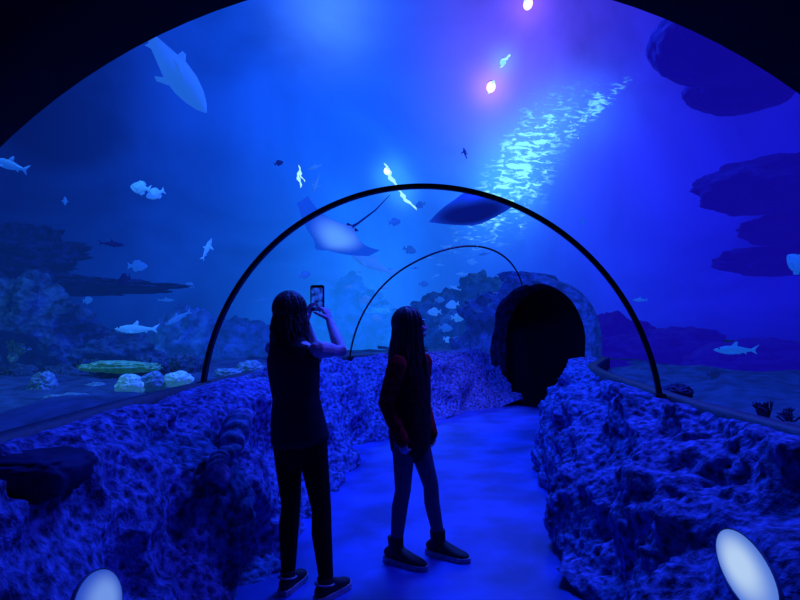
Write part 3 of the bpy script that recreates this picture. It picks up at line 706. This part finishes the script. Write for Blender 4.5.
for h_, k_, a_, sgn in ((lhip, lkn, lank, -1), (rhip, rkn, rank, 1)):
    b.tube([h_, h_.lerp(k_, .4), k_, k_.lerp(a_, .3)+Vector((0,-.012,0)), a_], [.074,.062,.043,.046,.030], 14); foot(b, a_, .15*sgn, .95)
for s_, e_, w_ in ((lsh, lel, lwr), (rsh, rel, rwr)):
    b.tube([s_, s_.lerp(e_, .5), e_, e_.lerp(w_, .35), w_], [.046,.042,.035,.035,.023], 12)
b.tube([sh+Vector((0,0,.02)), sh.lerp(hd, .45)+Vector((0,-.005,0)), hd+Vector((0,-.01,-.04))], [.052,.044,.045], 14)
rotW = rotm(R_(-8), R_(8)); add_head(b, hd, rotW, .90)
ph = P(317, 298, 3.40); phl = LW(ph)
add_hand(b, rwr, phl+Vector((.045,-.005,-.035))-rwr, (-1,.15,.1), 1, (.5,.7,.5), .95)
add_hand(b, lwr, phl+Vector((-.045,-.005,-.045))-lwr, (1,.15,.1), -1, (.5,.7,.5), .95)
b.remesh('body', M['skin'], W, .0045, 3)
add_eyes(W, hd, rotW, .90)
t = MB(); TT = [(mid(0)+Vector((.006,0,0)), .166,.128), (mid(.21), .154,.116), (mid(.46), .132,.100), (mid(.71), .146,.108), (mid(.89), .152,.104), (sh+Vector((0,0,.010)), .130,.078), (sh+Vector((0,0,.033)), .09,.066)]
t.tube([q[0] for q in TT], [(q[1], q[2]) for q in TT], 28); t.remesh('tank_top', M['top'], W, .007, 3)
t = MB(); t.tube([hip+Vector((0,0,-.08)), hip+Vector((0,0,.0)), hip+Vector((0,0,.12))], [(.126,.098), (.156,.116), (.136,.100)], 24)
for h_, k_, a_ in ((lhip, lkn, lank), (rhip, rkn, rank)):
    t.tube([h_+Vector((0,0,.02)), h_.lerp(k_, .4), k_, k_.lerp(a_, .3)+Vector((0,-.012,0)), a_+Vector((0,0,.03))], [.082,.070,.051,.053,.038], 16)
t.remesh('trousers', M['trousers'], W, .007, 3)
shoe(W, lank, -.15, .235, strap=True); shoe(W, rank, .15, .235, strap=True)
hair(W, hd, rotW, .93, 1.27, M['hair'], 60, .20, 2, wave=.020)
# phone
pz = thing('phone', 'smartphone with a lit blue screen held up in the woman\'s hands', 'phone', ph-Vector((0,0,.07)), -R_(16))
q = MB()
def rbox(mb, w, h, d, y0, z0, r=.012):
    out = []
    for cx, cz, a0 in ((1,1,0), (-1,1,90), (-1,-1,180), (1,-1,270)):
        for k in range(5):
            a = R_(a0+k*22.5); out.append((cx*(w/2-r)+r*abs(math.cos(a))*cx, cz*(h/2-r)+r*abs(math.sin(a))*cz))
    n = len(out); mb.add([(x, y0, z+z0) for x, z in out]+[(x, y0+d, z+z0) for x, z in out], [tuple(range(n)), tuple(range(2*n-1, n-1, -1))]+[(i, (i+1) % n, n+(i+1) % n, n+i) for i in range(n)])
rbox(q, .086, .152, .009, 0, .07); q.build('case', M['phone'], pz, smooth=False)
scm = bpy.data.materials.new('screen_picture'); scm.use_nodes = True; nt = scm.node_tree
for n_ in list(nt.nodes): nt.nodes.remove(n_)
tc = nt.nodes.new('ShaderNodeTexCoord'); nz = nt.nodes.new('ShaderNodeTexNoise'); nz.inputs['Scale'].default_value = 30
rp = nt.nodes.new('ShaderNodeValToRGB'); rp.color_ramp.elements[0].color = lin(6,14,90)+(1,); rp.color_ramp.elements[0].position = .38; rp.color_ramp.elements[1].color = lin(30,90,250)+(1,); rp.color_ramp.elements[1].position = .66
em = nt.nodes.new('ShaderNodeEmission'); mo = nt.nodes.new('ShaderNodeOutputMaterial')
nt.links.new(tc.outputs['Object'], nz.inputs[0]); nt.links.new(nz.outputs['Fac'], rp.inputs[0]); nt.links.new(rp.outputs[0], em.inputs[0]); nt.links.new(em.outputs[0], mo.inputs[0])
q = MB(); rbox(q, .070, .120, .002, -.002, .07, .008); q.build('screen', scm, pz, smooth=False)
# --- girl
hg = R_(124); BG = (.09, 3.48); LG = to_local(BG, hg)
G = thing('person', 'girl in a dark jacket with red sleeves, pale leggings and dark sneakers, arms down', 'person', (BG[0], BG[1], 0), -hg)
hip = LG(P(410, 438, 3.45)); hip.z = .74; sh = LG(P(411, 362, 3.45)); sh.z = 1.185; hd = LG(P(411, 328, 3.45)); hd.z = 1.388
rank, lank = Vector((.111,-.058,.08)), Vector((-.1225,.092,.08))
rhip, lhip = hip+Vector((.068,0,0)), hip+Vector((-.068,0,0))
rkn, lkn = rhip.lerp(rank, .5)+Vector((0,.02,.02)), lhip.lerp(lank, .5)+Vector((0,.025,.02))
rsh, lsh = sh+Vector((.135,0,0)), sh+Vector((-.135,0,0))
rel, lel = sh+Vector((.165,-.06,-.235)), sh+Vector((-.16,-.03,-.235))
rwr, lwr = sh+Vector((.145,.025,-.43)), sh+Vector((-.14,.05,-.43))
b = MB()
TOR = [(hip+Vector((0,0,-.06)), .108,.085), (hip+Vector((0,0,.02)), .13,.10), (hip.lerp(sh, .35), .108,.082), (hip.lerp(sh, .6), .112,.084), (hip.lerp(sh, .85), .125,.085), (sh+Vector((0,0,.005)), .12,.065), (sh+Vector((0,0,.04)), .065,.05)]
torso(b, TOR)
for h_, k_, a_, y_ in ((lhip, lkn, lank, 0), (rhip, rkn, rank, 0)):
    b.tube([h_, h_.lerp(k_, .4), k_, k_.lerp(a_, .3)+Vector((0,-.01,0)), a_], [.066,.055,.040,.042,.028], 14); foot(b, a_, y_, .95)
for s_, e_, w_ in ((lsh, lel, lwr), (rsh, rel, rwr)):
    b.tube([s_, s_.lerp(e_, .5), e_, e_.lerp(w_, .35), w_], [.038,.033,.028,.028,.02], 12)
b.tube([sh+Vector((0,0,.02)), sh.lerp(hd, .45), hd+Vector((0,-.01,-.04))], [.046,.040,.041], 14)
rotG = rotm(R_(58), R_(6)); add_head(b, hd, rotG, .90)
add_hand(b, rwr, (-.05,.25,-1), (-1,0,0), -1, (.45,.6,.4), .80, .4)
add_hand(b, lwr, (.05,.25,-1), (1,0,0), 1, (.45,.6,.4), .80, .4)
b.remesh('body', M['skin'], G, .004, 2); add_eyes(G, hd, rotG, .90)
t = MB(); TT = [(hip+Vector((0,0,-.075)), .130,.108), (hip+Vector((0,0,.03)), .144,.120), (hip.lerp(sh, .35), .138,.116), (hip.lerp(sh, .6), .138,.114), (hip.lerp(sh, .85), .140,.106), (sh+Vector((0,0,.015)), .13,.084), (sh+Vector((0,-.005,.05)), .08,.07)]
t.tube([q[0] for q in TT], [(q[1], q[2]) for q in TT], 26)
t.ell(sh+Vector((0,-.08,.0)), (.095,.05,.055))
jk = t.remesh('jacket', M['jacket'], G, .007, 2)
for s_, e_, w_ in ((lsh, lel, lwr), (rsh, rel, rwr)):
    t = MB(); t.tube([s_+(s_-sh)*.02, s_.lerp(e_, .5), e_, e_.lerp(w_, .4), w_+(w_-e_)*.12], [.058,.056,.051,.048,.041], 14)
    t.remesh('sleeve', M['sleeve'], jk, .006, 2)['label'] = 'dark red sleeve'
t = MB(); t.tube([hip+Vector((0,0,-.06)), hip+Vector((0,0,.02)), hip+Vector((0,0,.1))], [(.115,.09), (.134,.104), (.12,.095)], 20)
for h_, k_, a_ in ((lhip, lkn, lank), (rhip, rkn, rank)):
    t.tube([h_, h_.lerp(k_, .4), k_, k_.lerp(a_, .3)+Vector((0,-.01,0)), a_+Vector((0,0,.04))], [.073,.062,.047,.048,.036], 16)
t.remesh('leggings', M['leggings'], G, .007, 3)
shoe(G, lank, 0, .26, top=.155); shoe(G, rank, 0, .26, top=.155)
hair(G, hd, rotG, .95, .95, M['hair2'], 64, .30, 3, front=.02, span=236, wave=.020)
# ------------------------------------------------------------------ world: the surrounding water
w = bpy.data.worlds.new('water'); sc.world = w; w.use_nodes = True; nt = w.node_tree
for n_ in list(nt.nodes): nt.nodes.remove(n_)
tc = nt.nodes.new('ShaderNodeTexCoord'); nm = nt.nodes.new('ShaderNodeVectorMath'); nm.operation = 'NORMALIZE'; nt.links.new(tc.outputs['Generated'], nm.inputs[0])
acc = None
def lobe(px, py, n, col):
    global acc
    d = Vector(((px-400)/F_PX, 1, (HOR-py)/F_PX)).normalized()
    a = nt.nodes.new('ShaderNodeVectorMath'); a.operation = 'DOT_PRODUCT'; a.inputs[1].default_value = d; nt.links.new(nm.outputs[0], a.inputs[0])
    m1 = nt.nodes.new('ShaderNodeMath'); m1.operation = 'MAXIMUM'; m1.inputs[1].default_value = 0; nt.links.new(a.outputs['Value'], m1.inputs[0])
    m2 = nt.nodes.new('ShaderNodeMath'); m2.operation = 'POWER'; m2.inputs[1].default_value = n; nt.links.new(m1.outputs[0], m2.inputs[0])
    s = nt.nodes.new('ShaderNodeVectorMath'); s.operation = 'SCALE'; s.inputs[0].default_value = col; nt.links.new(m2.outputs[0], s.inputs['Scale'])
    if acc is None: acc = s
    else:
        q = nt.nodes.new('ShaderNodeVectorMath'); q.operation = 'ADD'; nt.links.new(acc.outputs[0], q.inputs[0]); nt.links.new(s.outputs[0], q.inputs[1]); acc = q
lobe(400, 245, 22, (.002,.078,.60)); lobe(385, 275, 70, (.006,.10,.36)); lobe(310, 10, 44, (.002,.056,.60)); lobe(330, 10, 420, (.05,.15,.30)); lobe(690, 230, 16, (.004,.0,.44)); lobe(110, 300, 18, (0,.012,.08)); lobe(215, 120, 40, (.001,.010,.18))
lobe(515, 10, 130, (.06,.028,.26)); lobe(512, 70, 220, (.060,.032,.22)); lobe(510, 130, 260, (.040,.035,.20)); lobe(600, 60, 40, (.008,.003,.26)); lobe(540, 130, 90, (.014,.025,.26)); lobe(500, 190, 200, (.006,.07,.22))  # violet light beam painted into the background
lobe(491, 87, 2500, (.26,.09,.38)); lobe(528, 4, 2500, (.18,.06,.34)); lobe(390, 176, 2500, (.03,.22,.4)); lobe(404, 196, 4000, (.03,.2,.34)); lobe(503, 62, 4000, (.01,.12,.2))  # halos round the lamps painted into the background
lobe(560, 108, 700, (.006,.08,.14)); lobe(542, 128, 700, (.006,.10,.16)); lobe(522, 154, 600, (.008,.14,.20)); lobe(506, 180, 600, (.008,.14,.18)); lobe(496, 206, 600, (.008,.10,.14)); lobe(590, 112, 700, (.004,.06,.14))  # glow around the surface glints painted into the background
base = nt.nodes.new('ShaderNodeVectorMath'); base.operation = 'ADD'; base.inputs[1].default_value = (.0012,.005,.105); nt.links.new(acc.outputs[0], base.inputs[0])
nz = nt.nodes.new('ShaderNodeTexNoise'); nz.inputs['Scale'].default_value = 3.8; nz.inputs['Detail'].default_value = 7; nz.inputs['Distortion'].default_value = .8
nt.links.new(nm.outputs[0], nz.inputs['Vector'])
mr = nt.nodes.new('ShaderNodeMapRange'); mr.inputs[1].default_value = .3; mr.inputs[2].default_value = .7; mr.inputs[3].default_value = .66; mr.inputs[4].default_value = 1.32; nt.links.new(nz.outputs['Fac'], mr.inputs[0])
fs = nt.nodes.new('ShaderNodeVectorMath'); fs.operation = 'SCALE'; nt.links.new(base.outputs[0], fs.inputs[0]); nt.links.new(mr.outputs[0], fs.inputs['Scale'])
bg = nt.nodes.new('ShaderNodeBackground'); nt.links.new(fs.outputs[0], bg.inputs[0]); wo = nt.nodes.new('ShaderNodeOutputWorld'); nt.links.new(bg.outputs[0], wo.inputs[0])
# ------------------------------------------------------------------ lights
def area(name, loc, tgt, size, col, e):
    l = bpy.data.lights.new(name, 'AREA'); l.size = size; l.color = col; l.energy = e
    o = bpy.data.objects.new(name, l); C.objects.link(o); o.location = loc
    o.rotation_euler = (Vector(tgt)-Vector(loc)).to_track_quat('-Z', 'Y').to_euler()
def spot(name, loc, tgt, ang, col, e, r=.1):
    l = bpy.data.lights.new(name, 'SPOT'); l.spot_size = R_(ang); l.spot_blend = .6; l.color = col; l.energy = e; l.shadow_soft_size = r
    o = bpy.data.objects.new(name, l); C.objects.link(o); o.location = loc
    o.rotation_euler = (Vector(tgt)-Vector(loc)).to_track_quat('-Z', 'Y').to_euler()
area('tank_light', (.7,5.6,5.0), (.6,6.2,0), 1.0, (.012,.075,1), 410)
area('tank_light_violet', (2.6,4.2,4.9), (-.9,5.4,.4), .7, (.04,.045,1), 200)
area('fill_light_left', (-2.4,4.6,4.6), (1.4,4.8,.4), .8, (.02,.04,1), 30)  # added fill for the near part, stands for no particular lamp
spot('reef_light', (-3.4,4.4,4.8), (-3.0,6.0,.8), 70, (.08,.5,1), 240)
spot('far_wall_spot', (2.0,6.05,4.9), (.9,8.7,.5), 32, (.11,.11,1), 1000)  # unseen spot added to brighten the far left wall
spot('far_light', on_surf(388, 172)+Vector((0,0,-.15)), (1.2,11.5,1), 70, (.03,.2,1), 800)
# ------------------------------------------------------------------ camera
cd = bpy.data.cameras.new('camera'); cd.sensor_width = 36; cd.lens = 36*F_PX/800; cd.shift_y = (HOR-300)/800; cd.clip_start = .02
co = bpy.data.objects.new('camera', cd); C.objects.link(co); co.location = (0,0,HC); co.rotation_euler = (R_(90),0,0); sc.camera = co
